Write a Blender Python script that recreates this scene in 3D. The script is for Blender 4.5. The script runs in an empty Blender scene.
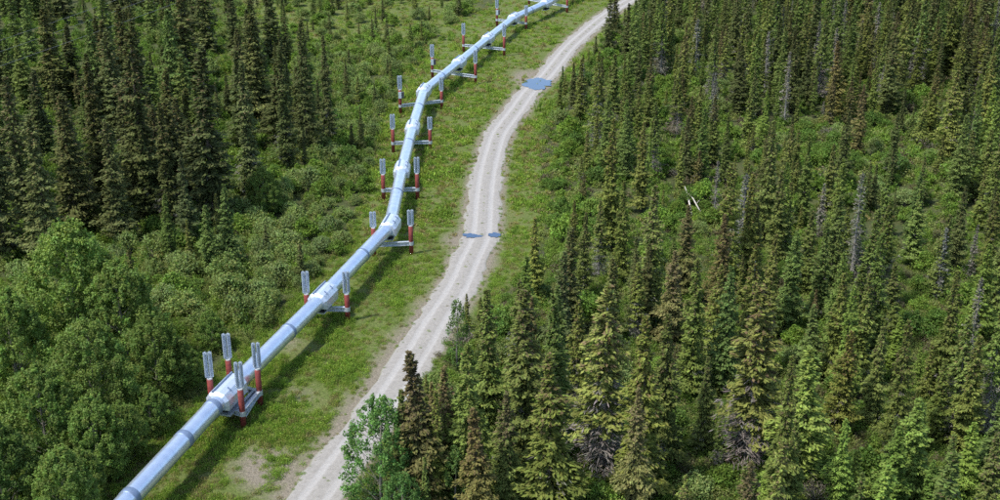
import bpy, math, random
import numpy as np
from mathutils import Vector, noise as mnoise

R = math.radians
rng = np.random.default_rng(7)
random.seed(7)
scene = bpy.context.scene
C = scene.collection

# ---------------------------------------------------------------- camera
CAM_H, PITCH, FPX = 48.3, R(21.9), 1200.0          # metres, radians, focal length in pixels of a 1000 px wide frame
cam_d = bpy.data.cameras.new('camera')
cam_d.sensor_width = 36.0
cam_d.lens = FPX / 1000.0 * 36.0
cam_d.clip_start, cam_d.clip_end = 1.0, 6000.0
cam = bpy.data.objects.new('camera', cam_d)
C.objects.link(cam)
cam.location = (0, 0, CAM_H)
cam.rotation_euler = (math.pi / 2 - PITCH, 0, 0)
scene.camera = cam

# ---------------------------------------------------------------- sky and sun
SUN_EL, SUN_AZ = R(60), R(242)                       # azimuth of the sun seen from above, clockwise from +Y
world = bpy.data.worlds.new('World')
scene.world = world
world.use_nodes = True
wn = world.node_tree
wn.nodes.clear()
sky = wn.nodes.new('ShaderNodeTexSky')
sky.sky_type = 'NISHITA'
sky.sun_disc = False
sky.sun_elevation = SUN_EL
sky.sun_rotation = SUN_AZ
sky.dust_density = 1.2
bg = wn.nodes.new('ShaderNodeBackground')
bg.inputs['Strength'].default_value = 0.15
wo = wn.nodes.new('ShaderNodeOutputWorld')
wn.links.new(sky.outputs[0], bg.inputs[0])
wn.links.new(bg.outputs[0], wo.inputs[0])
sun_d = bpy.data.lights.new('sun', 'SUN')
sun_d.energy = 2.8
sun_d.angle = R(4.0)
sun_d.color = (1.0, 0.965, 0.90)
sun = bpy.data.objects.new('sun', sun_d)
C.objects.link(sun)
sdir = Vector((math.sin(SUN_AZ) * math.cos(SUN_EL), math.cos(SUN_AZ) * math.cos(SUN_EL), math.sin(SUN_EL)))
sun.rotation_euler = sdir.to_track_quat('Z', 'Y').to_euler()
sun.location = sdir * 300

vs = scene.view_settings
vs.view_transform = 'Standard'
vs.look = 'None'
vs.exposure = 1.0
vs.gamma = 1.0
vs.use_curve_mapping = False
scene.cycles.max_bounces = 6
scene.cycles.transparent_max_bounces = 4
scene.cycles.use_denoising = False

# ---------------------------------------------------------------- pixel <-> ground
SP, CP = math.sin(PITCH), math.cos(PITCH)

def at(x, y, z=0.0):
    """the point of the plane at height z that the photograph shows at pixel x, y (1000 x 500)"""
    u, v = (x - 500) / FPX, (y - 250) / FPX
    t = (CAM_H - z) / (SP + v * CP)
    return Vector((u * t, t * (CP - v * SP), z))

def px(x, y, z):
    dz = z - CAM_H
    d = y * CP - dz * SP
    return 500 + FPX * x / d, 250 + FPX * (-y * SP - dz * CP) / d

def px_scale(x, y, z=0.0):
    return FPX / (y * CP - (z - CAM_H) * SP)

def lut(table):
    ys = [a for a, _ in table]
    xs = [b for _, b in table]
    return lambda y: float(np.interp(y, ys, xs))

L_EDGE = lut([(-60, 650), (-30, 580), (0, 500), (25, 462), (50, 430), (80, 402), (110, 388), (150, 379), (200, 366), (250, 342),
              (300, 296), (350, 246), (400, 196), (450, 150), (500, 104), (560, 48), (640, -50), (780, -205)])
R_EDGE = lut([(-60, 740), (-30, 690), (0, 648), (20, 622), (50, 596), (80, 572), (100, 558), (120, 548), (150, 540), (200, 545), (250, 534),
              (280, 516), (300, 492), (320, 470), (350, 442), (400, 410), (450, 382), (500, 356), (560, 322), (640, 280), (780, 205)])

# ---------------------------------------------------------------- helpers
def nfun(x, y, s, seed=0.0):
    return mnoise.noise(Vector((x * s + seed, y * s - seed, seed * 0.37)))

def tag(o, label=None, cat=None, group=None, kind=None):
    if label: o['label'] = label
    if cat: o['category'] = cat
    if group: o['group'] = group
    if kind: o['kind'] = kind
    return o

def empty(name, loc=(0, 0, 0), rz=0.0, sc=1.0):
    o = bpy.data.objects.new(name, None)
    o.empty_display_size = 0.3
    C.objects.link(o)
    o.location = loc
    o.rotation_euler = (0, 0, rz)
    o.scale = (sc, sc, sc) if isinstance(sc, (int, float)) else sc
    return o

def link(name, me, parent=None):
    o = bpy.data.objects.new(name, me)
    C.objects.link(o)
    if parent is not None:
        o.parent = parent
    return o

def build_mesh(name, V, F, mat, smooth=False, col=None):
    me = bpy.data.meshes.new(name)
    me.from_pydata([tuple(v) for v in V], [], [tuple(f) for f in F])
    me.update()
    if mat: me.materials.append(mat)
    if smooth:
        me.polygons.foreach_set('use_smooth', [True] * len(me.polygons))
    if col is not None:
        ca = me.color_attributes.new('col', 'FLOAT_COLOR', 'POINT')
        c = np.ones((len(V), 4), np.float32)
        c[:, :3] = col
        ca.data.foreach_set('color', c.ravel())
    return me

def quads_mesh(name, P, col, mat):
    """P (n,4,3) corner points of n leaf faces, col (n,3)"""
    n = len(P)
    me = bpy.data.meshes.new(name)
    me.vertices.add(n * 4)
    me.vertices.foreach_set('co', np.ascontiguousarray(P, np.float32).ravel())
    me.loops.add(n * 4)
    me.loops.foreach_set('vertex_index', np.arange(n * 4, dtype=np.int32))
    me.polygons.add(n)
    me.polygons.foreach_set('loop_start', np.arange(0, n * 4, 4, dtype=np.int32))
    me.polygons.foreach_set('loop_total', np.full(n, 4, np.int32))
    me.update(calc_edges=True)
    ca = me.color_attributes.new('col', 'FLOAT_COLOR', 'POINT')
    c = np.ones((n, 4, 4), np.float32)
    c[:, :, :3] = np.asarray(col, np.float32)[:, None, :]
    ca.data.foreach_set('color', c.ravel())
    me.materials.append(mat)
    return me

def unit(a):
    return a / np.maximum(np.linalg.norm(a, axis=-1, keepdims=True), 1e-6)

def leaves(cen, d, nrm, ln, wd):
    """leaf-shaped faces: centre, direction, approximate normal, length, width"""
    d = unit(d)
    s = unit(np.cross(d, nrm))
    ln = np.asarray(ln)[:, None]
    wd = np.asarray(wd)[:, None]
    return np.stack([cen - d * ln * .5, cen + s * wd * .5 + d * ln * .08, cen + d * ln * .5, cen - s * wd * .5 + d * ln * .08], 1)

class MB:
    """collects shapes into one mesh"""
    def __init__(self):
        self.V, self.F = [], []
    def add(self, V, F):
        b = len(self.V)
        self.V += [tuple(v) for v in V]
        self.F += [tuple(i + b for i in f) for f in F]
        return self
    def box(self, c, size, ax=Vector((1, 0, 0)), up=Vector((0, 0, 1)), bev=0.0):
        ax = Vector(ax).normalized(); up = Vector(up).normalized()
        sd = up.cross(ax).normalized(); up = ax.cross(sd)
        c = Vector(c)
        hx, hy, hz = size[0] / 2, size[1] / 2, size[2] / 2
        b = min(bev, hy * .9, hz * .9)
        prof = [(-hy + b, -hz), (hy - b, -hz), (hy, -hz + b), (hy, hz - b), (hy - b, hz), (-hy + b, hz), (-hy, hz - b), (-hy, -hz + b)] if b > 0 else \
               [(-hy, -hz), (hy, -hz), (hy, hz), (-hy, hz)]
        V = [c + ax * e + sd * p + up * q for e in (-hx, hx) for p, q in prof]
        n = len(prof)
        F = [(i, (i + 1) % n, n + (i + 1) % n, n + i) for i in range(n)] + [tuple(range(n))[::-1], tuple(range(n, 2 * n))]
        return self.add(V, F)
    def tube(self, pts, rad, n=10, cap=True):
        pts = [Vector(p) for p in pts]
        if isinstance(rad, (int, float)): rad = [rad] * len(pts)
        V, F = [], []
        prev = None
        for i, p in enumerate(pts):
            t = (pts[min(i + 1, len(pts) - 1)] - pts[max(i - 1, 0)]).normalized()
            if prev is None:
                ref = Vector((0, 0, 1)) if abs(t.z) < .9 else Vector((1, 0, 0))
                a = t.cross(ref).normalized()
            else:
                a = (prev - t * prev.dot(t)).normalized()
            prev = a
            b = t.cross(a)
            for k in range(n):
                th = 2 * math.pi * k / n
                V.append(p + (a * math.cos(th) + b * math.sin(th)) * rad[i])
        for i in range(len(pts) - 1):
            for k in range(n):
                F.append((i * n + k, i * n + (k + 1) % n, (i + 1) * n + (k + 1) % n, (i + 1) * n + k))
        if cap:
            F.append(tuple(range(n))[::-1])
            F.append(tuple((len(pts) - 1) * n + k for k in range(n)))
        return self.add(V, F)
    def mesh(self, name, mat, smooth=False):
        return build_mesh(name, self.V, self.F, mat, smooth)
    def build(self, name, mat, parent=None, smooth=False):
        return link(name, self.mesh(name, mat, smooth), parent)

# ---------------------------------------------------------------- materials
def new_mat(name):
    m = bpy.data.materials.new(name)
    m.use_nodes = True
    nt = m.node_tree
    nt.nodes.clear()
    return m, nt, nt.nodes.new('ShaderNodeOutputMaterial')

def N(nt, t, **kw):
    n = nt.nodes.new(t)
    for k, v in kw.items():
        if k in n.inputs: n.inputs[k].default_value = v
        else: setattr(n, k, v)
    return n

def mixc(nt, fac, a, b, mode='MIX'):
    n = nt.nodes.new('ShaderNodeMix')
    n.data_type = 'RGBA'
    n.blend_type = mode
    for sock, val in ((n.inputs[0], fac), (n.inputs[6], a), (n.inputs[7], b)):
        if isinstance(val, bpy.types.NodeSocket): nt.links.new(val, sock)
        elif isinstance(val, (int, float)): sock.default_value = val
        else: sock.default_value = (*val, 1)
    return n.outputs[2]

def ramp(nt, src, stops):
    r = nt.nodes.new('ShaderNodeValToRGB')
    el = r.color_ramp.elements
    while len(el) < len(stops): el.new(0.5)
    for e, (p, c) in zip(el, stops):
        e.position = p
        e.color = (c, c, c, 1) if isinstance(c, (int, float)) else (*c, 1)
    nt.links.new(src, r.inputs[0])
    return r.outputs[0]

def tex_noise(nt, scale, detail=4, rough=.55, vec=None):
    n = N(nt, 'ShaderNodeTexNoise')
    n.inputs['Scale'].default_value = scale
    n.inputs['Detail'].default_value = detail
    n.inputs['Roughness'].default_value = rough
    if vec is not None: nt.links.new(vec, n.inputs['Vector'])
    return n.outputs['Fac']

def foliage_mat(name, rough=.6, spec=.25, trans=.3):
    m, nt, out = new_mat(name)
    at_ = N(nt, 'ShaderNodeAttribute', attribute_name='col')
    oi = N(nt, 'ShaderNodeObjectInfo')
    c = mixc(nt, 1.0, at_.outputs['Color'], oi.outputs['Color'], 'MULTIPLY')
    c = mixc(nt, 1.0, c, ramp(nt, oi.outputs['Random'], [(0.0, (.82, .85, .85)), (.5, (1.02, 1.0, .95)), (1.0, (1.15, 1.18, 1.1))]), 'MULTIPLY')
    p = N(nt, 'ShaderNodeBsdfPrincipled')
    p.inputs['Roughness'].default_value = rough
    p.inputs['Specular IOR Level'].default_value = spec
    nt.links.new(c, p.inputs['Base Color'])
    t = N(nt, 'ShaderNodeBsdfTranslucent')
    c2 = mixc(nt, 1.0, c, (1.25, 1.3, .7), 'MULTIPLY')
    nt.links.new(c2, t.inputs['Color'])
    mx = N(nt, 'ShaderNodeMixShader')
    mx.inputs[0].default_value = trans
    nt.links.new(p.outputs[0], mx.inputs[1])
    nt.links.new(t.outputs[0], mx.inputs[2])
    nt.links.new(mx.outputs[0], out.inputs[0])
    return m

def plain_mat(name, col, rough=.6, metal=0.0, var=.25, scale=6.0, bump=0.0, spec=.5, col2=None):
    m, nt, out = new_mat(name)
    tc = N(nt, 'ShaderNodeTexCoord')
    f = tex_noise(nt, scale, 5, .6, tc.outputs['Object'])
    c = mixc(nt, ramp(nt, f, [(.3, 0.0), (.7, 1.0)]), tuple(v * (1 - var) for v in col), col2 or tuple(min(1, v * (1 + var)) for v in col))
    p = N(nt, 'ShaderNodeBsdfPrincipled')
    p.inputs['Roughness'].default_value = rough
    p.inputs['Metallic'].default_value = metal
    p.inputs['Specular IOR Level'].default_value = spec
    nt.links.new(c, p.inputs['Base Color'])
    if bump:
        b = N(nt, 'ShaderNodeBump')
        b.inputs['Strength'].default_value = bump
        b.inputs['Distance'].default_value = .05
        nt.links.new(f, b.inputs['Height'])
        nt.links.new(b.outputs[0], p.inputs['Normal'])
    nt.links.new(p.outputs[0], out.inputs[0])
    return m

M_NEEDLE = foliage_mat('spruce_needles', .75, .05, .18)
M_LEAF = foliage_mat('broad_leaves', .7, .08, .38)
M_GRASS = foliage_mat('grass_blades', .75, .06, .38)
M_BARK = plain_mat('spruce_bark', (.09, .075, .06), .9, var=.4, scale=5)
M_PALEBARK = plain_mat('pale_bark', (.15, .14, .11), .85, var=.35, scale=4)
M_DEAD = plain_mat('weathered_dead_wood', (.30, .28, .25), .9, var=.25, scale=5)
M_LOG = plain_mat('bleached_dead_wood', (.5, .46, .4), .85, var=.25, scale=3)

def jacket_mat():
    m, nt, out = new_mat('galvanised_pipe_jacket')
    tc = N(nt, 'ShaderNodeTexCoord')
    f = tex_noise(nt, 1.1, 6, .65, tc.outputs['Object'])
    g = tex_noise(nt, 14, 4, .6, tc.outputs['Object'])
    c = mixc(nt, ramp(nt, f, [(.35, 0.0), (.68, 1.0)]), (.60, .68, .80), (.76, .82, .90))
    c = mixc(nt, ramp(nt, g, [(.45, 0.0), (.75, .35)]), c, (.42, .46, .52))
    p = N(nt, 'ShaderNodeBsdfPrincipled')
    p.inputs['Metallic'].default_value = .8
    nt.links.new(c, p.inputs['Base Color'])
    nt.links.new(ramp(nt, g, [(.2, .26), (.8, .42)]), p.inputs['Roughness'])
    b = N(nt, 'ShaderNodeBump')
    b.inputs['Strength'].default_value = .25
    b.inputs['Distance'].default_value = .03
    nt.links.new(f, b.inputs['Height'])
    nt.links.new(b.outputs[0], p.inputs['Normal'])
    nt.links.new(p.outputs[0], out.inputs[0])
    return m

M_JACKET = jacket_mat()
M_BAND = plain_mat('joint_band_metal', (.20, .26, .36), .45, .5, .15, 8)
M_SLEEVE = plain_mat('white_sleeve_panel', (.60, .66, .75), .40, .55, .08, 5)
M_GALV = plain_mat('galvanised_beam_steel', (.50, .54, .58), .5, .45, .18, 6)
M_RED = plain_mat('red_oxide_paint', (.19, .032, .027), .7, 0, .3, 4, col2=(.27, .05, .04))
M_FIN = plain_mat('radiator_fin_aluminium', (.55, .61, .68), .45, .5, .15, 9)
M_SHOE = plain_mat('dark_shoe_steel', (.05, .055, .065), .6, .3, .3, 6)
M_RIM = plain_mat('pale_collar_metal', (.55, .56, .54), .6, .2, .2, 9)

# ---------------------------------------------------------------- ground, track, puddles
ROAD = [(780, 95, 205), (640, 195, 280), (560, 240, 312), (500, 281, 347), (470, 304, 366), (430, 341, 391), (400, 364, 410), (355, 395, 437), (320, 416, 456), (289, 438, 477),
        (260, 452, 487), (237, 463, 499), (204, 469, 498), (175, 473, 501), (154, 478, 506), (133, 487, 511), (112, 503, 526), (91, 519, 540),
        (80, 532, 553), (64, 547, 564), (48, 560, 577), (32, 578, 594), (16, 599, 612), (0, 624, 636), (-20, 664, 674), (-45, 722, 731), (-75, 800, 807)]
road_c = []
for y, a, b in ROAD:
    p, q = at(a, y), at(b, y)
    road_c.append((p + q) / 2)

def spline(pts, step):
    """Catmull-Rom through pts, resampled"""
    P = [Vector(p) for p in pts]
    P = [P[0] * 2 - P[1]] + P + [P[-1] * 2 - P[-2]]
    out = []
    for i in range(1, len(P) - 2):
        n = max(2, int((P[i + 1] - P[i]).length / step))
        for k in range(n):
            t = k / n
            a, b, c, d = P[i - 1], P[i], P[i + 1], P[i + 2]
            out.append(.5 * ((2 * b) + (c - a) * t + (2 * a - 5 * b + 4 * c - d) * t * t + (3 * b - a - 3 * c + d) * t ** 3))
    out.append(P[-2])
    return out

road_path = spline(road_c, 1.0)
# smooth the centre line
for _ in range(6):
    road_path = [road_path[0]] + [(road_path[i - 1] + road_path[i] * 2 + road_path[i + 1]) / 4 for i in range(1, len(road_path) - 1)] + [road_path[-1]]
ROAD_XY = np.array([(p.x, p.y) for p in road_path])

# pipe centre at its supports, from the photograph; the height of the pipe's axis is PZ
PZ = 2.65
PIPE_PX = [(-122, 770), (140, 487), (227, 393), (323, 297), (390, 226), (402, 170), (412.5, 128), (424, 91), (459, 62.5), (488, 38.5), (514, 18), (546, 3.5), (572, -9), (598, -21), (640, -40)]
PIPE = [at(x, y, PZ) for x, y in PIPE_PX]
PIPE[0].z = PIPE[1].z = PZ
PIPE_XY = np.array([(p.x, p.y) for p in spline(PIPE, 1.0)])

def dist_to(xy, x, y):
    return float(np.sqrt(((xy - (x, y)) ** 2).sum(1).min()))

GX0, GX1, GY0, GY1 = -175, 175, 40, 360

def corridor(x, y):
    """>0 inside the cleared corridor (metres from its edge), <0 in the forest"""
    if y < 20: return -20
    u, v = px(x, y, 0)
    s = px_scale(x, y)
    return min(u - L_EDGE(v), R_EDGE(v) - u) / s

def hgt(x, y):
    c = corridor(x, y)
    w = min(1.0, max(0.0, (-c) / 8.0))
    return w * (0.75 * nfun(x, y, .045, 3.1) + .35 * nfun(x, y, .13, 8.3))

def axis(lo, hi, step, far):
    a = list(np.arange(lo, hi + .01, step))
    ext, s = [], step
    while sum(ext) < far:
        s *= 1.5
        ext.append(s)
    left, v = [], lo
    for s in ext:
        v -= s; left.append(v)
    right, v = [], hi
    for s in ext:
        v += s; right.append(v)
    return left[::-1] + a + right

gx = axis(GX0, GX1, 1.25, 2600)
gy = axis(GY0, GY1, 1.25, 2600)
V, zone = [], []
for y in gy:
    for x in gx:
        near = GX0 - 12 <= x <= GX1 + 12 and GY0 - 12 <= y <= GY1 + 12
        if near:
            c = corridor(x, y)
            rd = dist_to(ROAD_XY, x, y) if c > -6 else 99
            z = hgt(x, y)
            u, v = px(x, y, 0)
            grav = max(0.0, 1 - max(0.0, rd - 1.6) / 2.2)
            if v > 280 and c > 0: grav = max(grav, min(.85, (v - 280) / 70) * max(0.0, 1 - max(0.0, rd - 1.8) / 4.2))
            if v < 70 and 225 < u < 470: c = max(c, 1.6)
            # bare verges: left of the track near the bottom, beside the large puddle, under the near pipe
            if c > 0:
                for (bx, by, br, k) in ((268, 470, 55, .85), (525, 78, 22, .8), (300, 395, 38, .5), (455, 240, 22, .75), (420, 305, 22, .55), (285, 340, 40, .55), (500, 262, 26, .4)):
                    dd = math.hypot(u - bx, (v - by) * 1.5) / br
                    grav = max(grav, k * max(0.0, 1.25 - dd))
            zone.append((min(1, grav), min(1, max(0, .5 + c / 5.0)), .5 + .5 * nfun(x, y, .07, 5.0)))
        else:
            z = 0.0
            zone.append((0, 0, .5))
        V.append((x, y, z))
nx = len(gx)
F = [(j * nx + i, j * nx + i + 1, (j + 1) * nx + i + 1, (j + 1) * nx + i) for j in range(len(gy) - 1) for i in range(nx - 1)]

def ground_mat():
    m, nt, out = new_mat('boreal_ground')
    tc = N(nt, 'ShaderNodeTexCoord')
    o = tc.outputs['Object']
    a = N(nt, 'ShaderNodeAttribute', attribute_name='col')
    sp = N(nt, 'ShaderNodeSeparateColor')
    nt.links.new(a.outputs['Color'], sp.inputs[0])
    n1 = tex_noise(nt, .35, 6, .65, o)
    n2 = tex_noise(nt, 2.2, 6, .7, o)
    n3 = tex_noise(nt, 9, 5, .7, o)
    moss = mixc(nt, ramp(nt, n1, [(.35, 0.0), (.65, 1.0)]), (.045, .062, .022), (.080, .088, .034))
    moss = mixc(nt, ramp(nt, n2, [(.52, 0.0), (.72, .8)]), moss, (.085, .060, .036))
    grass = mixc(nt, ramp(nt, n2, [(.3, 0.0), (.7, 1.0)]), (.090, .125, .030), (.140, .160, .050))
    grass = mixc(nt, ramp(nt, n1, [(.5, 0.0), (.78, .75)]), grass, (.20, .165, .085))
    grass = mixc(nt, ramp(nt, n3, [(.48, 0.0), (.62, .7)]), grass, (.045, .070, .018))
    grav = mixc(nt, ramp(nt, n3, [(.3, 0.0), (.7, 1.0)]), (.15, .128, .088), (.24, .212, .168))
    def edge(sock, nz, lo, hi):
        s = N(nt, 'ShaderNodeMath', operation='ADD')
        nt.links.new(sock, s.inputs[0]); nt.links.new(nz, s.inputs[1])
        return ramp(nt, s.outputs[0], [(lo, 0.0), (hi, 1.0)])
    half = N(nt, 'ShaderNodeMath', operation='MULTIPLY'); half.inputs[1].default_value = .5
    nt.links.new(n2, half.inputs[0])
    c = mixc(nt, edge(sp.outputs[1], half.outputs[0], .6, .85), moss, grass)
    c = mixc(nt, edge(sp.outputs[0], half.outputs[0], .62, .98), c, grav)
    c = mixc(nt, 1.0, c, ramp(nt, tex_noise(nt, 5.0, 8, .8, o), [(.35, .55), (.65, 1.3)]), 'MULTIPLY')
    p = N(nt, 'ShaderNodeBsdfPrincipled')
    p.inputs['Roughness'].default_value = .95
    p.inputs['Specular IOR Level'].default_value = .1
    nt.links.new(c, p.inputs['Base Color'])
    b = N(nt, 'ShaderNodeBump')
    b.inputs['Strength'].default_value = .7
    b.inputs['Distance'].default_value = .25
    nt.links.new(n2, b.inputs['Height'])
    nt.links.new(b.outputs[0], p.inputs['Normal'])
    nt.links.new(p.outputs[0], out.inputs[0])
    return m

ground = link('ground', build_mesh('ground', V, F, ground_mat(), True, np.array(zone)))
tag(ground, 'mossy forest floor and grassy cleared corridor', 'ground', kind='structure')

def road_mat():
    m, nt, out = new_mat('pale_gravel_track')
    tc = N(nt, 'ShaderNodeTexCoord')
    o = tc.outputs['Object']
    a = N(nt, 'ShaderNodeAttribute', attribute_name='col')
    sp = N(nt, 'ShaderNodeSeparateColor')
    nt.links.new(a.outputs['Color'], sp.inputs[0])
    n1 = tex_noise(nt, .5, 6, .65, o)
    n2 = tex_noise(nt, 3.0, 6, .7, o)
    n3 = tex_noise(nt, 16, 4, .7, o)
    base = mixc(nt, ramp(nt, n2, [(.3, 0.0), (.7, 1.0)]), (.205, .192, .17), (.30, .283, .257))
    rut = mixc(nt, ramp(nt, n2, [(.25, 0.0), (.75, 1.0)]), (.265, .252, .232), (.35, .337, .315))
    ad = N(nt, 'ShaderNodeMath', operation='MULTIPLY_ADD'); ad.inputs[1].default_value = .55
    nt.links.new(n1, ad.inputs[0]); nt.links.new(sp.outputs[0], ad.inputs[2])
    c = mixc(nt, ramp(nt, ad.outputs[0], [(.42, 0.0), (.95, 1.0)]), base, rut)
    c = mixc(nt, ramp(nt, n3, [(.55, 0.0), (.8, .5)]), c, (.25, .23, .20))
    # thin weeds along the crown and the edges
    ad2 = N(nt, 'ShaderNodeMath', operation='MULTIPLY_ADD'); ad2.inputs[1].default_value = .8
    nt.links.new(n2, ad2.inputs[0]); nt.links.new(sp.outputs[1], ad2.inputs[2])
    c = mixc(nt, ramp(nt, ad2.outputs[0], [(.75, 0.0), (1.0, .75)]), c, (.13, .14, .06))
    p = N(nt, 'ShaderNodeBsdfPrincipled')
    p.inputs['Roughness'].default_value = .95
    p.inputs['Specular IOR Level'].default_value = .15
    nt.links.new(c, p.inputs['Base Color'])
    b = N(nt, 'ShaderNodeBump')
    b.inputs['Strength'].default_value = .5
    b.inputs['Distance'].default_value = .06
    nt.links.new(n3, b.inputs['Height'])
    nt.links.new(b.outputs[0], p.inputs['Normal'])
    nt.links.new(p.outputs[0], out.inputs[0])
    return m

def road_half(p):
    _, v = px(p.x, p.y, 0)
    ys = [r[0] for r in ROAD][::-1]
    # measured half width, perpendicular to the track, about 2 m everywhere
    return 2.05 + .1 * nfun(p.x, p.y, .08, 2.0)

V, F, cl = [], [], []
K = 25
for i, p in enumerate(road_path):
    t = (road_path[min(i + 1, len(road_path) - 1)] - road_path[max(i - 1, 0)]).normalized()
    s = Vector((t.y, -t.x, 0))
    hw = road_half(p)
    for k in range(K):
        e = -1 + 2 * k / (K - 1)
        sg = 1 if e > 0 else -1
        j = (.5 * nfun(p.x, p.y, .35, 11 + sg) + .35 * nfun(p.x, p.y, .9, 5 + sg)) * abs(e) ** 4
        w = e * (hw + j)
        q = p + s * w
        rut = math.exp(-((abs(w) - .85) / .3) ** 2)
        z = .05 + .07 * (1 - e * e) - .06 * rut - (.055 if abs(e) > .99 else 0) + .015 * nfun(q.x, q.y, 1.3, 1)
        V.append((q.x, q.y, z))
        cl.append((rut, max(0, .35 * math.exp(-(w / .3) ** 2), (abs(e) - .8) / .2 * .55), 0))
for i in range(len(road_path) - 1):
    for k in range(K - 1):
        F.append((i * K + k, i * K + k + 1, (i + 1) * K + k + 1, (i + 1) * K + k))
tag(link('gravel_road', build_mesh('gravel_road', V, F, road_mat(), True, np.array(cl))), 'pale two-rut gravel track beside the pipeline', 'road', kind='structure')

def water_mat():
    m, nt, out = new_mat('puddle_water')
    p = N(nt, 'ShaderNodeBsdfPrincipled')
    p.inputs['Base Color'].default_value = (.035, .065, .12, 1)
    p.inputs['Roughness'].default_value = .08
    p.inputs['Specular IOR Level'].default_value = .9
    tc = N(nt, 'ShaderNodeTexCoord')
    f = tex_noise(nt, 2.5, 3, .5, tc.outputs['Object'])
    b = N(nt, 'ShaderNodeBump')
    b.inputs['Strength'].default_value = .45
    nt.links.new(f, b.inputs['Height'])
    nt.links.new(b.outputs[0], p.inputs['Normal'])
    nt.links.new(p.outputs[0], out.inputs[0])
    return m
M_WATER = water_mat()

def puddle(cx, cy, rx, ry, label, z=.135, seed=1.0, parent=None):
    pts = []
    for k in range(90):
        th = 2 * math.pi * k / 90
        r = 1 + .45 * mnoise.noise(Vector((math.cos(th) * 1.5 + seed, math.sin(th) * 1.5, seed))) + .28 * mnoise.noise(Vector((math.cos(th) * 5 + seed, math.sin(th) * 5, seed)))
        q = at(cx + rx * r * math.cos(th), cy + ry * r * math.sin(th))
        pts.append((q.x, q.y, z))
    c = at(cx, cy)
    V = [(c.x, c.y, z)] + pts
    F = [(0, 1 + (k + 1) % 90, 1 + k) for k in range(90)]
    o = link('puddle', build_mesh('puddle', V, F, M_WATER))
    tag(o, label, 'puddle', 'puddles on the track', 'structure')
    return o
puddle(537, 84.5, 14, 5.5, 'large blue puddle across the track near the top', seed=2.2)
puddle(472, 236.5, 9, 2.0, 'small shallow puddle at the left rut of the track, mid-way', seed=5.5)
puddle(494, 236.0, 6, 2.3, 'small shallow puddle at the right rut of the track, mid-way', seed=8.1)

# ---------------------------------------------------------------- pipeline
def bend_path(pts, r=1.6):
    """polyline with rounded corners"""
    out = [pts[0]]
    for i in range(1, len(pts) - 1):
        a = (pts[i - 1] - pts[i]).normalized()
        b = (pts[i + 1] - pts[i]).normalized()
        p0, p1 = pts[i] + a * r, pts[i] + b * r
        for k in range(7):
            t = k / 6
            out.append(p0.lerp(pts[i], t).lerp(pts[i].lerp(p1, t), t))
    out.append(pts[-1])
    return out

PR = .71
fine = bend_path(PIPE)
acc = [0.0]
for i in range(1, len(fine)):
    acc.append(acc[-1] + (fine[i] - fine[i - 1]).length)

def along(s):
    i = int(np.searchsorted(acc, s))
    i = min(max(i, 1), len(fine) - 1)
    t = (s - acc[i - 1]) / max(1e-6, acc[i] - acc[i - 1])
    return fine[i - 1].lerp(fine[i], t)

def s_of(x, y):
    """arc length of the pipe point nearest to a photograph pixel"""
    best = (1e9, 0)
    for s in np.arange(0, acc[-1], .25):
        p = along(s)
        u, v = px(p.x, p.y, p.z)
        best = min(best, ((u - x) ** 2 + (v - y) ** 2, s))
    return best[1]

pipe = empty('pipeline', (PIPE[2].x, PIPE[2].y, 0))
tag(pipe, 'long silver insulated pipeline zigzagging on red-posted supports', 'pipeline')
def to_pipe(o):
    o.parent = pipe
    o.matrix_parent_inverse = pipe.matrix_world.inverted()
bpy.context.view_layer.update()

bands = sorted(s_of(*q) for q in ((-20, 660), (40, 595), (126, 497), (183, 440), (212, 408), (287, 331), (362, 256), (396, 194), (409.5, 144), (418, 108), (441, 77), (474, 50), (502, 27), (530, 10.5), (560, -3), (590, -17)))
cuts = [0.0] + bands + [acc[-1]]
for a, b in zip(cuts[:-1], cuts[1:]):
    ss = sorted({a, b} | {s for s in acc if a + .05 < s < b - .05})
    ext = []
    for s0, s1 in zip(ss[:-1], ss[1:]):
        n = max(1, int((s1 - s0) / 1.5))
        ext += [s0 + (s1 - s0) * k / n for k in range(n)]
    ext.append(b)
    mb = MB().tube([along(s) for s in ext], PR, 40, cap=False)
    to_pipe(mb.build('pipe_section', M_JACKET, None, True))
for s in bands:
    p, t = along(s), (along(s + .2) - along(s - .2)).normalized()
    w = .32 if s < s_of(250, 370) else .22
    mb = MB().tube([p - t * w, p - t * (w - .05), p + t * (w - .05), p + t * w], [PR + .002, PR + .035, PR + .035, PR + .002], 40)
    to_pipe(mb.build('joint_band', M_BAND, None, True))

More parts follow.
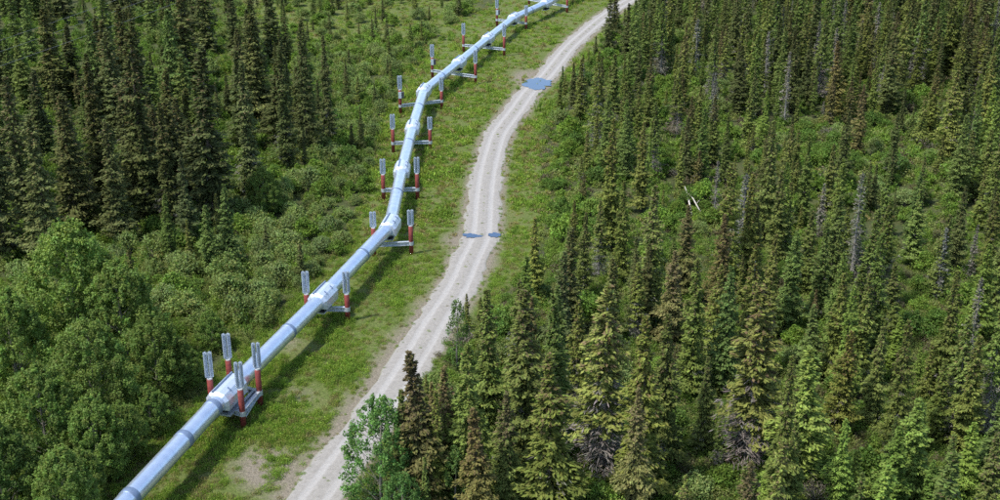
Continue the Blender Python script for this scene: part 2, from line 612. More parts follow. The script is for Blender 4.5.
def sleeve(p, t, ln):
    """insulated clamp housing round the pipe with a raised seam, and the steel shoe below it"""
    t = Vector((t.x, t.y, 0)).normalized()
    s = Vector((t.y, -t.x, 0))
    up = Vector((0, 0, 1))
    prof = [(.95, -.62), (1.0, -.15), (.98, .28), (.66, .76), (.20, .93), (-.20, .93), (-.66, .76), (-.98, .28), (-1.0, -.15), (-.95, -.62)]
    mb = MB()
    V = []
    stations = [(-ln / 2, .80), (-ln / 2 + .22, 1.0), (ln / 2 - .22, 1.0), (ln / 2, .80)]
    for e, k in stations:
        for a, b in prof:
            V.append(p + t * e + s * a * k * .98 + up * b * k * .98)
    n = len(prof)
    F = []
    for i in range(3):
        for k in range(n):
            F.append((i * n + k, i * n + (k + 1) % n, (i + 1) * n + (k + 1) % n, (i + 1) * n + k))
    F += [tuple(range(n))[::-1], tuple(range(3 * n, 4 * n))]
    mb.add(V, F)
    o = mb.build('clamp_sleeve', M_SLEEVE)
    to_pipe(o)
    def sub(mb2, name, mat):
        q = mb2.build(name, mat)
        q.parent = o
        q.matrix_parent_inverse = pipe.matrix_world.inverted() @ pipe.matrix_world
        return q
    r = MB().box(p - s * .30 + up * .93, (ln * .92, .16, .18), t, up - s * .35, .03)
    sub(r, 'seam_ridge', M_BAND)
    for e in (-.55, .55):
        sub(MB().box(p + s * .62 + up * .79 + t * e * 1.2, (.10, .42, .07), t, up + s * .8, .01), 'latch_strap', M_BAND)
    shoe = MB()
    shoe.box(p - up * .86, (1.5, .16, .62), t, up)
    shoe.box(p - up * .70, (1.9, .95, .10), t, up)
    zb = 1.46 - p.z
    shoe.box(p + up * (zb + .05), (1.9, .8, .10), t, up)
    for e in (-.6, 0, .6):
        shoe.box(p - up * .92 + t * e, (.06, .75, .46), t, up)
    q = shoe.build('shoe', M_SHOE)
    to_pipe(q)

# ---------------------------------------------------------------- pipe supports
def fin_mesh():
    """one finned heat-pipe radiator, 1 m tall, scaled to length"""
    mb = MB()
    mb.tube([(0, 0, 0), (0, 0, 1)], .05, 8)
    for k in range(8):
        a = math.pi * k / 4 + .2
        d = Vector((math.cos(a), math.sin(a), 0))
        mb.box(d * .125 + Vector((0, 0, .5)), (.15, .018, .94), d, (0, 0, 1))
    return mb.mesh('radiator', M_FIN)
ME_FIN = fin_mesh()

def post(sup, x, y, red_h, fin_h, lower_fin=False):
    p = Vector((x, y, 0)) - sup.location
    z0 = hgt(x, y)
    r = .235
    mb = MB().tube([p + Vector((0, 0, -.4)), p + Vector((0, 0, red_h - .02)), p + Vector((0, 0, red_h))], [r, r, r - .02], 20)
    o = mb.build('post', M_RED, sup, True)
    for pl in o.data.polygons:
        if len(pl.vertices) > 4: pl.use_smooth = False
    MB().tube([p + Vector((0, 0, red_h)), p + Vector((0, 0, red_h + .10))], r * .92, 16).build('post_cap', M_RIM, o)
    for e in (-.175, .175):
        f = link('radiator', ME_FIN, o)
        f.location = p + Vector((e, .04 * (1 if e > 0 else -1), red_h + .10))
        f.scale = (.78, .78, fin_h)
    if lower_fin:
        MB().box(p + Vector((.42, -.05, red_h - .75)), (.36, .3, .95), (1, 0, 0), (0, 0, 1), .03).build('junction_box', M_SHOE, o)
        MB().box(p + Vector((.02, -.27, red_h - .75)), (.46, .05, 1.0), (1, 0, 0), (0, 0, 1), .01).build('face_plate', M_FIN, o)
    return o

def i_beam(mb, a, b, h=.42, w=.32):
    a, b = Vector(a), Vector(b)
    c, ax, ln = (a + b) / 2, (b - a), (b - a).length
    up = Vector((0, 0, 1))
    mb.box(c, (ln, .05, h - .09), ax, up)
    mb.box(c + up * (h / 2 - .022), (ln, w, .045), ax, up)
    mb.box(c - up * (h / 2 - .022), (ln, w, .045), ax, up)
    for e in (-.4, -.2, .2, .4):
        mb.box(c + ax * e, (.03, w * .92, h - .1), ax, up)
    return mb

BEAM_Z = 1.25
# (left post base px, right post base px, red height l/r, fin height l/r, lower box on the left post)
SUP = [
    ((308, 321), (348, 321), 2.75, 2.75, 2.25, 2.25, 0, 'H-frame pipe support with red posts nearest beyond the four-post support'),
    ((374.3, 256), (411.5, 254), 3.2, 3.2, 1.75, 1.75, 0, 'H-frame pipe support at the lower bend of the pipeline, posts widely visible'),
    ((383.8, 200), (417.6, 199), 3.2, 3.2, 1.9, 2.0, 0, 'H-frame pipe support third beyond the four-post one, left of the small puddle'),
    ((393.4, 152), (430.4, 151), 3.2, 3.0, 2.0, 1.7, 0, 'H-frame pipe support fourth beyond the four-post one, between the two pipe bends'),
    ((400.6, 114), (441.8, 109), 3.7, 2.8, 2.1, 2.1, 1, 'H-frame pipe support at the middle bend, dark box on its left post'),
    ((432.5, 78), (475.6, 84), 3.5, 3.4, 2.1, 2.2, 1, 'H-frame pipe support first beyond the middle bend, left post with dark box'),
    ((463.6, 52), (504.2, 56), 3.1, 3.5, 2.1, 2.1, 0, 'H-frame pipe support second beyond the middle bend, left of the large puddle'),
    ((497, 26), (526, 29.5), 3.5, 2.7, 2.1, 2.0, 1, 'H-frame pipe support at the upper bend of the pipeline near the top edge'),
    ((529, 5), (567, 12.5), 3.0, 3.0, 2.0, 2.0, 0, 'farthest H-frame pipe support, at the top edge of the picture'),
]
for k, (lp, rp, rl, rr, fl, fr, box, label) in enumerate(SUP):
    a, b = at(*lp), at(*rp)
    pc = PIPE[k + 3]
    sup = empty('pipe_support', ((a.x + b.x) / 2, (a.y + b.y) / 2, 0))
    tag(sup, label, 'pipe support', 'pipe supports along the line')
    post(sup, a.x, a.y, rl, fl, bool(box))
    post(sup, b.x, b.y, rr, fr, False)
    mb = MB()
    # the beam carries the pipe's shoe: shift it under the pipe
    d = (b - a).normalized()
    sh = Vector((0, 0, BEAM_Z))
    i_beam(mb, a + sh + d * .2 - sup.location, b + sh - d * .2 - sup.location)
    mb.build('crossbeam', M_GALV, sup)
    for q, sgn in ((a, 1), (b, -1)):
        MB().tube([q + Vector((0, 0, BEAM_Z - .2)) - sup.location, q + Vector((0, 0, BEAM_Z + .2)) - sup.location], .27, 16).build('post_collar', M_GALV, sup)
    # move the pipe's crossing point onto the beam line
    t = (PIPE[k + 4] - PIPE[k + 2]).normalized()
    sleeve(pc, t, 3.1)
    # saddle plate from beam to shoe
    bm = a + d * (pc - a).dot(d)
    MB().box(Vector((pc.x, pc.y, BEAM_Z + .15)) - sup.location, (1.9, max(.7, 2 * abs((pc - bm).length) + .5 if (pc - bm).length < 1.2 else .9), .12), t, (0, 0, 1)).build('slide_plate', M_GALV, sup)

# four-post anchor support nearest the camera
c = PIPE[2]
t = (PIPE[3] - PIPE[1]).normalized()
t = Vector((t.x, t.y, 0)).normalized()
s = Vector((t.y, -t.x, 0))
anc = empty('anchor_support', (c.x, c.y, 0))
tag(anc, 'four-post anchor support with galvanised platform, red posts and paired radiators, nearest the bottom', 'pipe support', 'pipe supports along the line')
posts = [at(213.5, 417), at(243.8, 428), at(231.5, 397), at(260.6, 407)]
for p in posts:
    post(anc, p.x, p.y, 3.45, 2.3)
def rel(v, z): return Vector((v.x, v.y, z)) - anc.location
for a, b in ((0, 1), (2, 3)):
    d = (posts[b] - posts[a]).normalized()
    i_beam(MB(), rel(posts[a] + d * .2, BEAM_Z), rel(posts[b] - d * .2, BEAM_Z)).build('crossbeam', M_GALV, anc)
for a, b in ((0, 2), (1, 3)):
    d = (posts[b] - posts[a]).normalized()
    i_beam(MB(), rel(posts[a] + d * .2, BEAM_Z + .1), rel(posts[b] - d * .2, BEAM_Z + .1)).build('side_beam', M_GALV, anc)
    MB().tube([rel(posts[a] + d * .2, BEAM_Z - .55), rel(posts[b] - d * .2, BEAM_Z - .15)], .07, 8).build('brace', M_GALV, anc)
ctr = sum(posts, Vector()) / 4
for e in (-.9, .9):
    i_beam(MB(), Vector((ctr.x, ctr.y, BEAM_Z + .02)) - anc.location + s * e - t * 1.7, Vector((ctr.x, ctr.y, BEAM_Z + .02)) - anc.location + s * e + t * 1.7, .3, .25).build('platform_beam', M_GALV, anc)
for p in posts:
    MB().tube([rel(p, BEAM_Z - .12), rel(p, BEAM_Z + .28)], .27, 16).build('post_collar', M_GALV, anc)
MB().box(Vector((c.x, c.y, BEAM_Z + .15)) - anc.location, (2.6, 1.6, .12), t, (0, 0, 1)).build('slide_plate', M_GALV, anc)
sleeve(c, t, 3.6)

# ---------------------------------------------------------------- plant builders
def arr(*a): return np.array(a, float)

GREENS = {            # base colours of the needles or leaves; the dark one also holds painted shade
    'olive': arr(.136, .158, .042),
    'green': arr(.112, .152, .042),
    'fresh': arr(.145, .205, .046),
    'dark': arr(.086, .100, .037),  # darker needles; across the left stand they carry cloud shade as colour
    'brown': arr(.125, .118, .044),
    'grey': arr(.17, .16, .14),
}

def spruce_sprays(r, h, rad, kind, nb, spr, size, top_brown=.0, bare=0.0, lean=0.0):
    """needle sprays of one spruce crown: whorls of drooping branches. Returns faces and colours."""
    base = GREENS[kind]
    nl = nb
    z0 = .05 + .06 * r.random()
    cen, d, nr, ln, wd, cl = [], [], [], [], [], []
    gap = (1 + .28 * np.sin(np.linspace(0, 11 + 6 * r.random(), nl) + r.random() * 6)) * (1 + r.normal(0, .16, nl))
    asym = r.random() * 6.28
    for i in range(nl):
        tt = (i + r.random() * .7) / nl
        z = h * (z0 + (1 - z0) * tt)
        prof = (1 - tt) ** .82 * (1 - math.exp(-tt * 14) * .35)
        rl = rad * prof * gap[i] + .09
        nbr = 4 + int(3.5 * (1 - tt) + r.random() * 2.5)
        a0 = r.random() * 6.28
        grey = r.random(nbr) < bare * max(0.0, 1 - tt / .55) * 1.6
        for b in range(nbr):
            a = a0 + 6.283 * b / nbr + r.normal(0, .25)
            L = rl * (.45 + .78 * r.random()) * (1 + .18 * math.cos(a - asym))
            out = arr(math.cos(a), math.sin(a), 0)
            side = arr(-out[1], out[0], 0)
            m = max(3, int(spr * (.35 + .8 * L / max(rad, .1)) * (.45 if grey[b] else 1)))
            f = np.sqrt(r.random(m)) * .95 + .05
            droop = -.32 - .12 * r.random() if tt < .8 else .45 * (tt - .8) * 5
            p = out * (f * L)[:, None] + side * (r.normal(0, .16, m) * L * f)[:, None]
            p[:, 2] = z + droop * f * L + .18 * L * f ** 3 + r.normal(0, .05 * h / 10, m)
            dd = out * .9 + side * r.normal(0, .65, m)[:, None]
            dd[:, 2] += droop * .6 + r.normal(-.1, .30, m)
            nn = np.tile(arr(0, 0, 1.0), (m, 1)) + r.normal(0, .42, (m, 3)) + out * .2
            k = base * (1 + r.normal(0, .10))
            if grey[b]: k = GREENS['grey'] * (.75 + .4 * r.random())
            cb = np.tile(k, (m, 1)) * (1 + r.normal(0, .15, (m, 1))) * (1 + r.normal(0, .04, (m, 3)))
            tip = (f > .72) & (r.random(m) < .45) & (not grey[b])
            cb[tip] *= arr(1.2, 1.22, 1.1)
            if top_brown > 0:
                br = r.random(m) < top_brown * np.clip((tt - .45) / .3, 0, 1) * .85
                cb[br] = arr(.125, .098, .050) * (.75 + .5 * r.random((int(br.sum()), 1)))
            cen.append(p); d.append(dd); nr.append(nn)
            ln.append(size * (.7 + .7 * r.random(m)) * (.75 + .35 * prof)); wd.append(size * (.30 + .22 * r.random(m)) * (.45 if grey[b] else 1))
            cl.append(np.clip(cb, .008, .6))
    # leader
    m = 10
    p = np.zeros((m, 3)); p[:, 2] = h * (.955 + .05 * np.arange(m) / m)
    cen.append(p); dd = r.normal(0, .5, (m, 3)); dd[:, 2] = 1; d.append(dd); nr.append(r.normal(0, 1, (m, 3)))
    ln.append(np.full(m, size * .9)); wd.append(np.full(m, size * .35)); cl.append(np.tile(base * (1 - .5 * top_brown) + arr(.12, .09, .045) * .5 * top_brown, (m, 1)))
    cen = np.concatenate(cen)
    cen[:, 0] += lean * cen[:, 2] ** 2 / h
    P = leaves(cen, np.concatenate(d), np.concatenate(nr), np.concatenate(ln), np.concatenate(wd))
    return P, np.concatenate(cl)

def trunk_pts(h, r0, lean=0.0, n=7):
    zs = np.linspace(-.25, h * .985, n)
    return [Vector((lean * z * z / h, 0, z)) for z in zs], [max(.012, r0 * (1 - .96 * max(0, z) / h) * (1.25 if z < 0 else 1)) for z in zs]

# the kinds of spruce: (kind, crown radius / height, brown cones at the top, bare lower branches, describing words)
KINDS = [
    ('olive', .105, .25, .05, 'olive-green'), ('olive', .125, .35, .15, 'olive-green'), ('olive', .090, .30, .0, 'olive-green'),
    ('green', .110, .0, .0, 'mid-green'), ('green', .095, .10, .10, 'mid-green'), ('green', .130, .05, .0, 'mid-green'),
    ('fresh', .135, .0, .0, 'bright green'), ('fresh', .115, .0, .0, 'bright green'),
    ('brown', .110, .80, .10, 'brown-topped'), ('brown', .125, .70, .0, 'brown-topped'), ('olive', .115, .75, .0, 'brown-topped'),
    ('olive', .120, .30, .85, 'grey-skirted'), ('green', .105, .15, .95, 'grey-skirted'),
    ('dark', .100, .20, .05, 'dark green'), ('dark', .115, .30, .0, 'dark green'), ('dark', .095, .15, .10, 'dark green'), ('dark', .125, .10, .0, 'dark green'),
    ('grey', .085, .0, 1.0, 'dead grey'),
]
SPRUCE = []
for i, (kind, rr, tb, bare, word) in enumerate(KINDS):
    r = np.random.default_rng(100 + i)
    lean = r.normal(0, .012)
    dead = kind == 'grey'
    P, c = spruce_sprays(r, 10.0, rr * 10, kind, 34 if dead else 50, 10 if dead else 36, .235 if not dead else .26, tb, bare, lean)
    crown = quads_mesh('spruce_crown', P, c, M_NEEDLE)
    pts, rad = trunk_pts(10.0, .13, lean)
    mb = MB().tube(pts, rad, 7)
    for k in range(26 if bare < .5 else 60):        # bare stubs and dead twigs
        z = 10 * (.05 + .6 * r.random()); a = r.random() * 6.28
        L = rr * 10 * (1 - z / 10) * (.5 + .5 * r.random())
        q = Vector((lean * z * z / 10, 0, z))
        e = q + Vector((math.cos(a) * L, math.sin(a) * L, -L * .3))
        mb.tube([q, e], [.022, .006], 3, cap=False)
    SPRUCE.append((crown, mb.mesh('spruce_trunk', M_DEAD if bare >= .85 else M_BARK, True), word))
KIND_BY = {}
for i, k in enumerate(KINDS): KIND_BY.setdefault(k[4], []).append(i)

def crown_clumps(r, clumps, per, leaf, base, var=.2, flat=.8):
    """leaves gathered on clumps (centre, radius)"""
    cen, d, nr, ln, wd, cl = [], [], [], [], [], []
    for (cx, cy, cz, cr) in clumps:
        m = max(8, int(per * (cr / .5) ** 1.7))
        v = unit(r.normal(0, 1, (m, 3)))
        rr_ = cr * r.random(m) ** .45 * (1 + .25 * np.sin(v[:, 0] * 5 + cx * 3) * np.cos(v[:, 1] * 4 + cz))
        p = v * rr_[:, None] * arr(1, 1, flat) + arr(cx, cy, cz)
        cen.append(p)
        d.append(r.normal(0, 1, (m, 3)) + v * .4 + arr(0, 0, -.25))
        nr.append(v * .6 + arr(0, 0, .7) + r.normal(0, .45, (m, 3)))
        s = leaf * (.65 + .7 * r.random(m))
        ln.append(s); wd.append(s * (.55 + .25 * r.random(m)))
        k = np.asarray(base) * (1 + r.normal(0, .14)) * (1 + r.normal(0, .05, 3))
        cl.append(np.clip(np.tile(k, (m, 1)) * (1 + r.normal(0, var, (m, 1))) * (1 + r.normal(0, .05, (m, 3))), .01, .6))
    return leaves(np.concatenate(cen), np.concatenate(d), np.concatenate(nr), np.concatenate(ln), np.concatenate(wd)), np.concatenate(cl)

def broadleaf(seed, h, rad, base, leaf=.20, per=70, nclump=70, open_=.0, low=.18):
    """a broad-leaved tree: trunk, limbs that carry the clumps, crown"""
    r = np.random.default_rng(seed)
    mb = MB()
    top = Vector((r.normal(0, .25), r.normal(0, .25), h * .93))
    tp = [Vector((0, 0, -.3)), Vector((.1, .05, h * .25)), Vector((top.x * .5, top.y * .5, h * .55)), top]
    mb.tube(tp, [.16 * h / 10, .13 * h / 10, .08 * h / 10, .015], 8)
    def trunk_at(z):
        for a, b in zip(tp[:-1], tp[1:]):
            if a.z <= z <= b.z: return a.lerp(b, (z - a.z) / (b.z - a.z))
        return tp[-1]
    clumps = []
    for k in range(nclump):
        zz = low + (1 - low) * (k + r.random()) / nclump
        prof = math.sin(min(1, (zz - low * .6) / (1.02 - low * .6)) ** .75 * math.pi) ** .62
        a = r.random() * 6.283
        q = rad * prof * (.35 + .65 * math.sqrt(r.random())) * (1 + .18 * math.sin(a * 2 + seed))
        z = h * zz + r.normal(0, .02 * h)
        cr = (.30 + .26 * r.random()) * rad / 2.4 * (1 - .45 * zz * zz) * (1 - open_)
        c_ = Vector((math.cos(a) * q, math.sin(a) * q, z))
        clumps.append((c_.x, c_.y, c_.z, max(.22, cr)))
        if k % 5 == 0:
            b0 = trunk_at(max(.1, z - q * .9 - .3))
            mid = b0.lerp(c_, .55) + Vector((0, 0, -.12 * q))
            mb.tube([b0, mid, c_], [.035 * h / 10, .02 * h / 10, .008], 5, cap=False)
    # leafy leader shoots at the top and on the shoulders
    for k in range(int(nclump * .35)):
        a = r.random() * 6.283; q = rad * .98 * math.sqrt(r.random())
        zt = h * (1.03 - .52 * (q / rad) ** 2.2) + r.normal(0, .02 * h)
        for j in range(4):
            clumps.append((math.cos(a) * q * (1 - .03 * j), math.sin(a) * q * (1 - .03 * j), zt - j * .27, .13 + .06 * j))
    P, c_ = crown_clumps(r, clumps, per, leaf, base)
    return quads_mesh('leafy_crown', P, c_, M_LEAF), mb.mesh('branching_trunk', M_PALEBARK, True)

def bush_mesh(seed, base, leaf=.17, nclump=26, per=60, tall=1.0, bare=False):
    """a bush about 2 m across and 1.6 m tall"""
    r = np.random.default_rng(seed)
    clumps, mb = [], MB()
    for k in range(nclump):
        a = r.random() * 6.283; q = .95 * math.sqrt(r.random())
        z = (.25 + 1.15 * math.sqrt(max(0, 1.05 - q * q)) * (.45 + .6 * r.random())) * tall
        clumps.append((math.cos(a) * q, math.sin(a) * q, z, .28 + .24 * r.random()))
        if k % 2 == 0 or bare:
            b0 = Vector((r.normal(0, .12), r.normal(0, .12), -.15))
            e = Vector((math.cos(a) * q, math.sin(a) * q, z + .1))
            mb.tube([b0, b0.lerp(e, .5) + Vector((0, 0, .2)), e], [.03, .02, .006], 4, cap=False)
    if not bare:
        for k in range(9):                  # shoots
            a = r.random() * 6.283; q = .8 * r.random()
            for j in range(3):
                clumps.append((math.cos(a) * q, math.sin(a) * q, (1.75 - .5 * q - .16 * j) * tall, .10 + .05 * j))
    P, c_ = crown_clumps(r, clumps, per * (.25 if bare else 1), leaf, base)
    return quads_mesh('bush_foliage', P, c_, M_LEAF), mb.mesh('bush_stems', M_PALEBARK, True)

# ---------------------------------------------------------------- where the trees stand
def left_line(v):      # edge of the spruce stand left of the pipeline (pixel x of the bases)
    return float(np.interp(v, [-60, -20, 0, 30, 60, 110, 150, 180, 210, 240, 262, 300], [150, 165, 215, 265, 300, 325, 320, 270, 215, 150, 90, -200]))

OPEN = [(812, 150, 42), (852, 182, 44), (930, 306, 46), (692, 218, 30), (590, 250, 40), (562, 160, 30), (640, 98, 34), (615, 68, 22), (780, 480, 30), (960, 330, 30),
        (540, 205, 28), (700, 490, 40), (880, 130, 20), (560, 320, 26), (655, 300, 18), (655, 160, 20), (980, 470, 20)]

def spruce_density(u, v, x, y):
    """stems per square metre"""
    if L_EDGE(v) - 6 < u < R_EDGE(v) + 6: return 0.0
    if u <= L_EDGE(v):
        e = left_line(v)
        if u < e:
            k = .031 if u < e - 40 else .027
            for (bx, by, br) in ((100, 62, 26), (170, 62, 30), (14, 72, 24), (262, 200, 40), (205, 40, 16), (60, 262, 40)):
                if math.hypot(u - bx, (v - by) * 1.7) < br: k *= .12
            if v < 75 and u > 250: k *= .35
            return k * (.25 + 1.35 * max(0, min(1, .5 + 1.5 * nfun(x, y, .085, 6.0))))
        if v < 120 and u < L_EDGE(v) - 12: return .024 if v > 40 else .020
        if v < 330: return .010
        return 0.03 if u < -20 else 0.0
    k = .050
    if v < 130: k = .064
    if v < 80: k = .075
    for (bx, by, br) in OPEN:
        d_ = math.hypot(u - bx, (v - by) * 1.6) / br
        if d_ < 1: k *= .12 + .3 * max(0, d_ - .6)
    edge = (u - R_EDGE(v)) / px_scale(x, y)
    if 120 < v < 330 and edge < 4.0: k *= .25
    if v < 110 and edge < 7: k *= .45
    if v > 330 and edge < 2: k *= .5
    return k * (.55 + .9 * max(0, min(1, .5 + 1.1 * nfun(x, y, .075, 9.0))))

# trees that stand out in the photograph: base px x, y, top px y, words, width factor
SALIENT = [
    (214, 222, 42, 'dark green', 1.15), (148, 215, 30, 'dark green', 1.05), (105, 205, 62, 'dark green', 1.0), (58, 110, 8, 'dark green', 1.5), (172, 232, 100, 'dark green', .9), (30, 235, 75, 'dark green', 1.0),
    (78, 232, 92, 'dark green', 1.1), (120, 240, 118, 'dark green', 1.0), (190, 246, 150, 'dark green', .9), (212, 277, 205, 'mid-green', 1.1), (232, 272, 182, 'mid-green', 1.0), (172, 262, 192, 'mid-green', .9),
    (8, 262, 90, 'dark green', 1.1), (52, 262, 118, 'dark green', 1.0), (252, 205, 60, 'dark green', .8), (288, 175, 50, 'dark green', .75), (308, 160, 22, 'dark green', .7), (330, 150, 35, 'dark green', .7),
    (422, 512, 352, 'brown-topped', 1.15), (446, 500, 368, 'brown-topped', 1.0), (470, 505, 345, 'mid-green', .95), (487, 452, 292, 'olive-green', 1.0), (520, 470, 292, 'olive-green', 1.15), (479, 535, 412, 'brown-topped', 1.1),
    (548, 520, 356, 'olive-green', 1.25), (506, 520, 396, 'brown-topped', 1.05), (601, 478, 288, 'grey-skirted', 1.25), (574, 520, 455, 'brown-topped', 1.0), (640, 500, 318, 'olive-green', 1.0), (560, 372, 258, 'dark green', 1.0),
    (662, 470, 318, 'olive-green', .95), (746, 466, 288, 'grey-skirted', 1.35), (798, 490, 352, 'bright green', 1.35), (733, 440, 370, 'mid-green', 1.0), (765, 190, 122, 'dark green', .9), (763, 242, 118, 'olive-green', .85),
    (838, 440, 335, 'olive-green', 1.1), (870, 430, 330, 'olive-green', 1.0), (905, 505, 400, 'bright green', 1.4), (888, 520, 430, 'bright green', 1.3), (855, 390, 275, 'olive-green', 1.0), (893, 372, 318, 'bright green', 1.3),
    (932, 445, 360, 'olive-green', 1.15), (950, 440, 318, 'grey-skirted', 1.05), (973, 345, 245, 'bright green', 1.1), (972, 425, 372, 'mid-green', 1.1), (937, 298, 215, 'olive-green', 1.0), (700, 455, 360, 'olive-green', .95),
    (690, 400, 262, 'olive-green', .9), (722, 395, 268, 'mid-green', .95), (610, 250, 120, 'olive-green', .85), (573, 262, 200, 'olive-green', .85), (583, 300, 215, 'olive-green', .85), (648, 330, 190, 'olive-green', .9),
    (714, 218, 158, 'dead grey', 1.0), (832, 78, 30, 'dead grey', 1.1), (936, 300, 228, 'dead grey', 1.0), (718, 330, 215, 'brown-topped', .9), (614, 40, -8, 'dark green', 1.2), (627, 60, 5, 'dark green', 1.1), (573, 112, 62, 'dark green', 1.0),
    (562, 100, 66, 'mid-green', 1.0), (600, 110, 58, 'dark green', .9), (765, 520, 455, 'bright green', 1.2), (850, 515, 455, 'bright green', 1.2), (958, 512, 420, 'bright green', 1.2), (985, 505, 395, 'mid-green', 1.1), (925, 515, 460, 'bright green', 1.1),
]
def nice(u, v):
    if u < L_EDGE(v):
        return ['dark green'] * 10 + ['mid-green'] * 3 + (['olive-green'] * 4 if u > left_line(v) else [])  # mostly dark needles: the stand's cloud shade is put into their colour
    if v < 130:
        return ['mid-green'] * 4 + ['olive-green'] * 4 + ['dark green'] * 4 + ['grey-skirted'] * 2 + ['dead grey'] * 2 + ['brown-topped']
    if v > 380 and u > 740:
        return ['olive-green'] * 5 + ['mid-green'] * 3 + ['bright green'] * 4 + ['grey-skirted'] * 2
    if u < 560 and v > 380:
        return ['brown-topped'] * 5 + ['olive-green'] * 3 + ['mid-green'] * 3
    return ['olive-green'] * 8 + ['mid-green'] * 4 + ['brown-topped'] * 2 + ['grey-skirted'] * 3 + ['dark green'] * 2 + ['bright green'] + ['dead grey']

trees = []        # dict: x, y, h, kind word, width factor
for (bx, by, ty, word, wf) in SALIENT:
    p = at(bx, by)
    lo, hi = .5, 40.0
    for _ in range(30):
        m_ = (lo + hi) / 2
        if px(p.x, p.y, m_)[1] > ty: lo = m_
        else: hi = m_
    trees.append(dict(x=p.x, y=p.y, h=lo, word=word, wf=wf))
TX = [(t['x'], t['y']) for t in trees]
cell = {}
def cadd(x, y): cell.setdefault((int(x // 2.5), int(y // 2.5)), []).append((x, y))
def cmin(x, y):
    i, j = int(x // 2.5), int(y // 2.5)
    return min([math.hypot(x - a, y - b) for di in (-1, 0, 1) for dj in (-1, 0, 1) for a, b in cell.get((i + di, j + dj), [])] or [9])
for x, y in TX: cadd(x, y)
rt = random.Random(21)
AREA = 270 * 320
for _ in range(int(AREA * .16)):
    x, y = rt.uniform(-135, 135), rt.uniform(52, 352)
    u, v = px(x, y, 0)
    if not (-90 < u < 1090 and -75 < v < 640): continue
    k = spruce_density(u, v, x, y)
    if rt.random() > k / .16: continue
    left = u < L_EDGE(v)
    if cmin(x, y) < (1.15 if not left else 1.0): continue
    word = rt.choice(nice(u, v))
    h = rt.gauss(10.5, 3.0) if left and u < left_line(v) else rt.gauss(8.8, 2.4)
    if left and u >= left_line(v): h = rt.gauss(4.6, 1.5)
    if not left and v < 120: h = rt.gauss(9.8, 2.2)
    if rt.random() < .22: h *= .5
    if v > 455 and left and u > -20: continue
    h = max(2.0, min(16.5, h))
    # do not let a random tree hide the track or the corridor
    tu, tv = px(x, y, h)
    if left is False and tu - 8 < R_EDGE(tv) - 30 and tv > -10:
        h *= .45
        tu, tv = px(x, y, h)
    if tv > 505 or tv > 640: continue
    if u < -70 or u > 1070: pass
    if 668 < u < 712 and 200 < v < 275 and px(x, y, h)[1] < 214: continue      # the clearing with the fallen logs
    cadd(x, y)
    trees.append(dict(x=x, y=y, h=h, word=word, wf=rt.uniform(.75, 1.12) * (1.28 if left and u < left_line(v) else 1)))

# the forest goes on beyond the frame
for _ in range(14000):
    x, y = rt.uniform(GX0, GX1), rt.uniform(46, 358)
    u, v = px(x, y, 0)
    if (-90 < u < 1090 and -75 < v < 560) or not (-260 < u < 1260 and v < 780): continue
    if rt.random() > spruce_density(u, max(-60, v), x, y) / .14 or cmin(x, y) < 1.2: continue
    h = max(2.5, min(13, rt.gauss(8.5, 2.4)))
    tu, tv = px(x, y, h)
    if L_EDGE(tv) - 10 < tu < R_EDGE(tv) + 10 or (tv < 508 and 0 < tu < 1000 and v > 500): continue
    cadd(x, y)
    trees.append(dict(x=x, y=y, h=h, word=rt.choice(nice(u, max(-60, v))), wf=rt.uniform(.75, 1.12)))

for t_ in trees:
    t_['z'] = hgt(t_['x'], t_['y'])
    bu, bv = px(t_['x'], t_['y'], t_['z'])
    tu, tv = px(t_['x'], t_['y'], t_['z'] + t_['h'])
    t_['b'], t_['t'] = (bu, bv), (tu, tv)
    vis = max(0, min(500, bv) - max(0, tv))
    t_['vis'] = vis if -5 < (bu + tu) / 2 < 1005 else 0
# salient trees are always built singly
for i in range(len(SALIENT)): trees[i]['vis'] += 500 if trees[i]['vis'] > 0 else 0
order = sorted(range(len(trees)), key=lambda i: -trees[i]['vis'])
singles = [trees[i] for i in order[:300] if trees[i]['vis'] > 0]
rest = [trees[i] for i in order[300:]]

# ---------------------------------------------------------------- labels
NUM = ['zero', 'one', 'two', 'three', 'four', 'five', 'six', 'seven', 'eight', 'nine', 'ten', 'eleven', 'twelve', 'thirteen', 'fourteen', 'fifteen', 'sixteen', 'seventeen', 'eighteen', 'nineteen', 'twenty']
ORD = ['', 'first', 'second', 'third', 'fourth', 'fifth', 'sixth', 'seventh', 'eighth', 'ninth', 'tenth', 'eleventh', 'twelfth', 'thirteenth', 'fourteenth', 'fifteenth', 'sixteenth', 'seventeenth', 'eighteenth', 'nineteenth', 'twentieth']

def place(u, v):
    """where a plant stands, in words one can find in the picture"""
    if u < L_EDGE(v) + 2:
        if v > 330: return 'left of the four-post support'
        if v > 235: return 'behind the leafy trees at the left edge' if u < 130 else 'in the willows by the lower pipe'
        if v > 150: return ('at the far left edge' if u < 70 else 'in the dark left stand' if u < 170 else 'round the tallest left spruce' if u < 250 else 'in the willows left of the bend')
        if v > 75: return 'in the upper left corner' if u < 120 else 'in the upper left stand' if u < 200 else 'left of the open meadow' if u < 260 else 'left of the mid supports'
        return 'at the top left' if u < 200 else 'at the top, left of the pipeline'
    band = ('along the bottom edge' if v > 480 else 'in the lower forest' if v > 420 else 'in lower mid forest' if v > 350 else
            'in the central forest' if v > 280 else 'in upper mid forest' if v > 200 else 'in the upper forest')
    colm = ('beside the track' if (u - R_EDGE(v)) < 45 else 'left of centre' if u < 560 else 'right of centre' if u < 650 else 'mid right' if u < 760 else 'well to the right' if u < 880 else 'by the right edge')
    return band + ', ' + colm

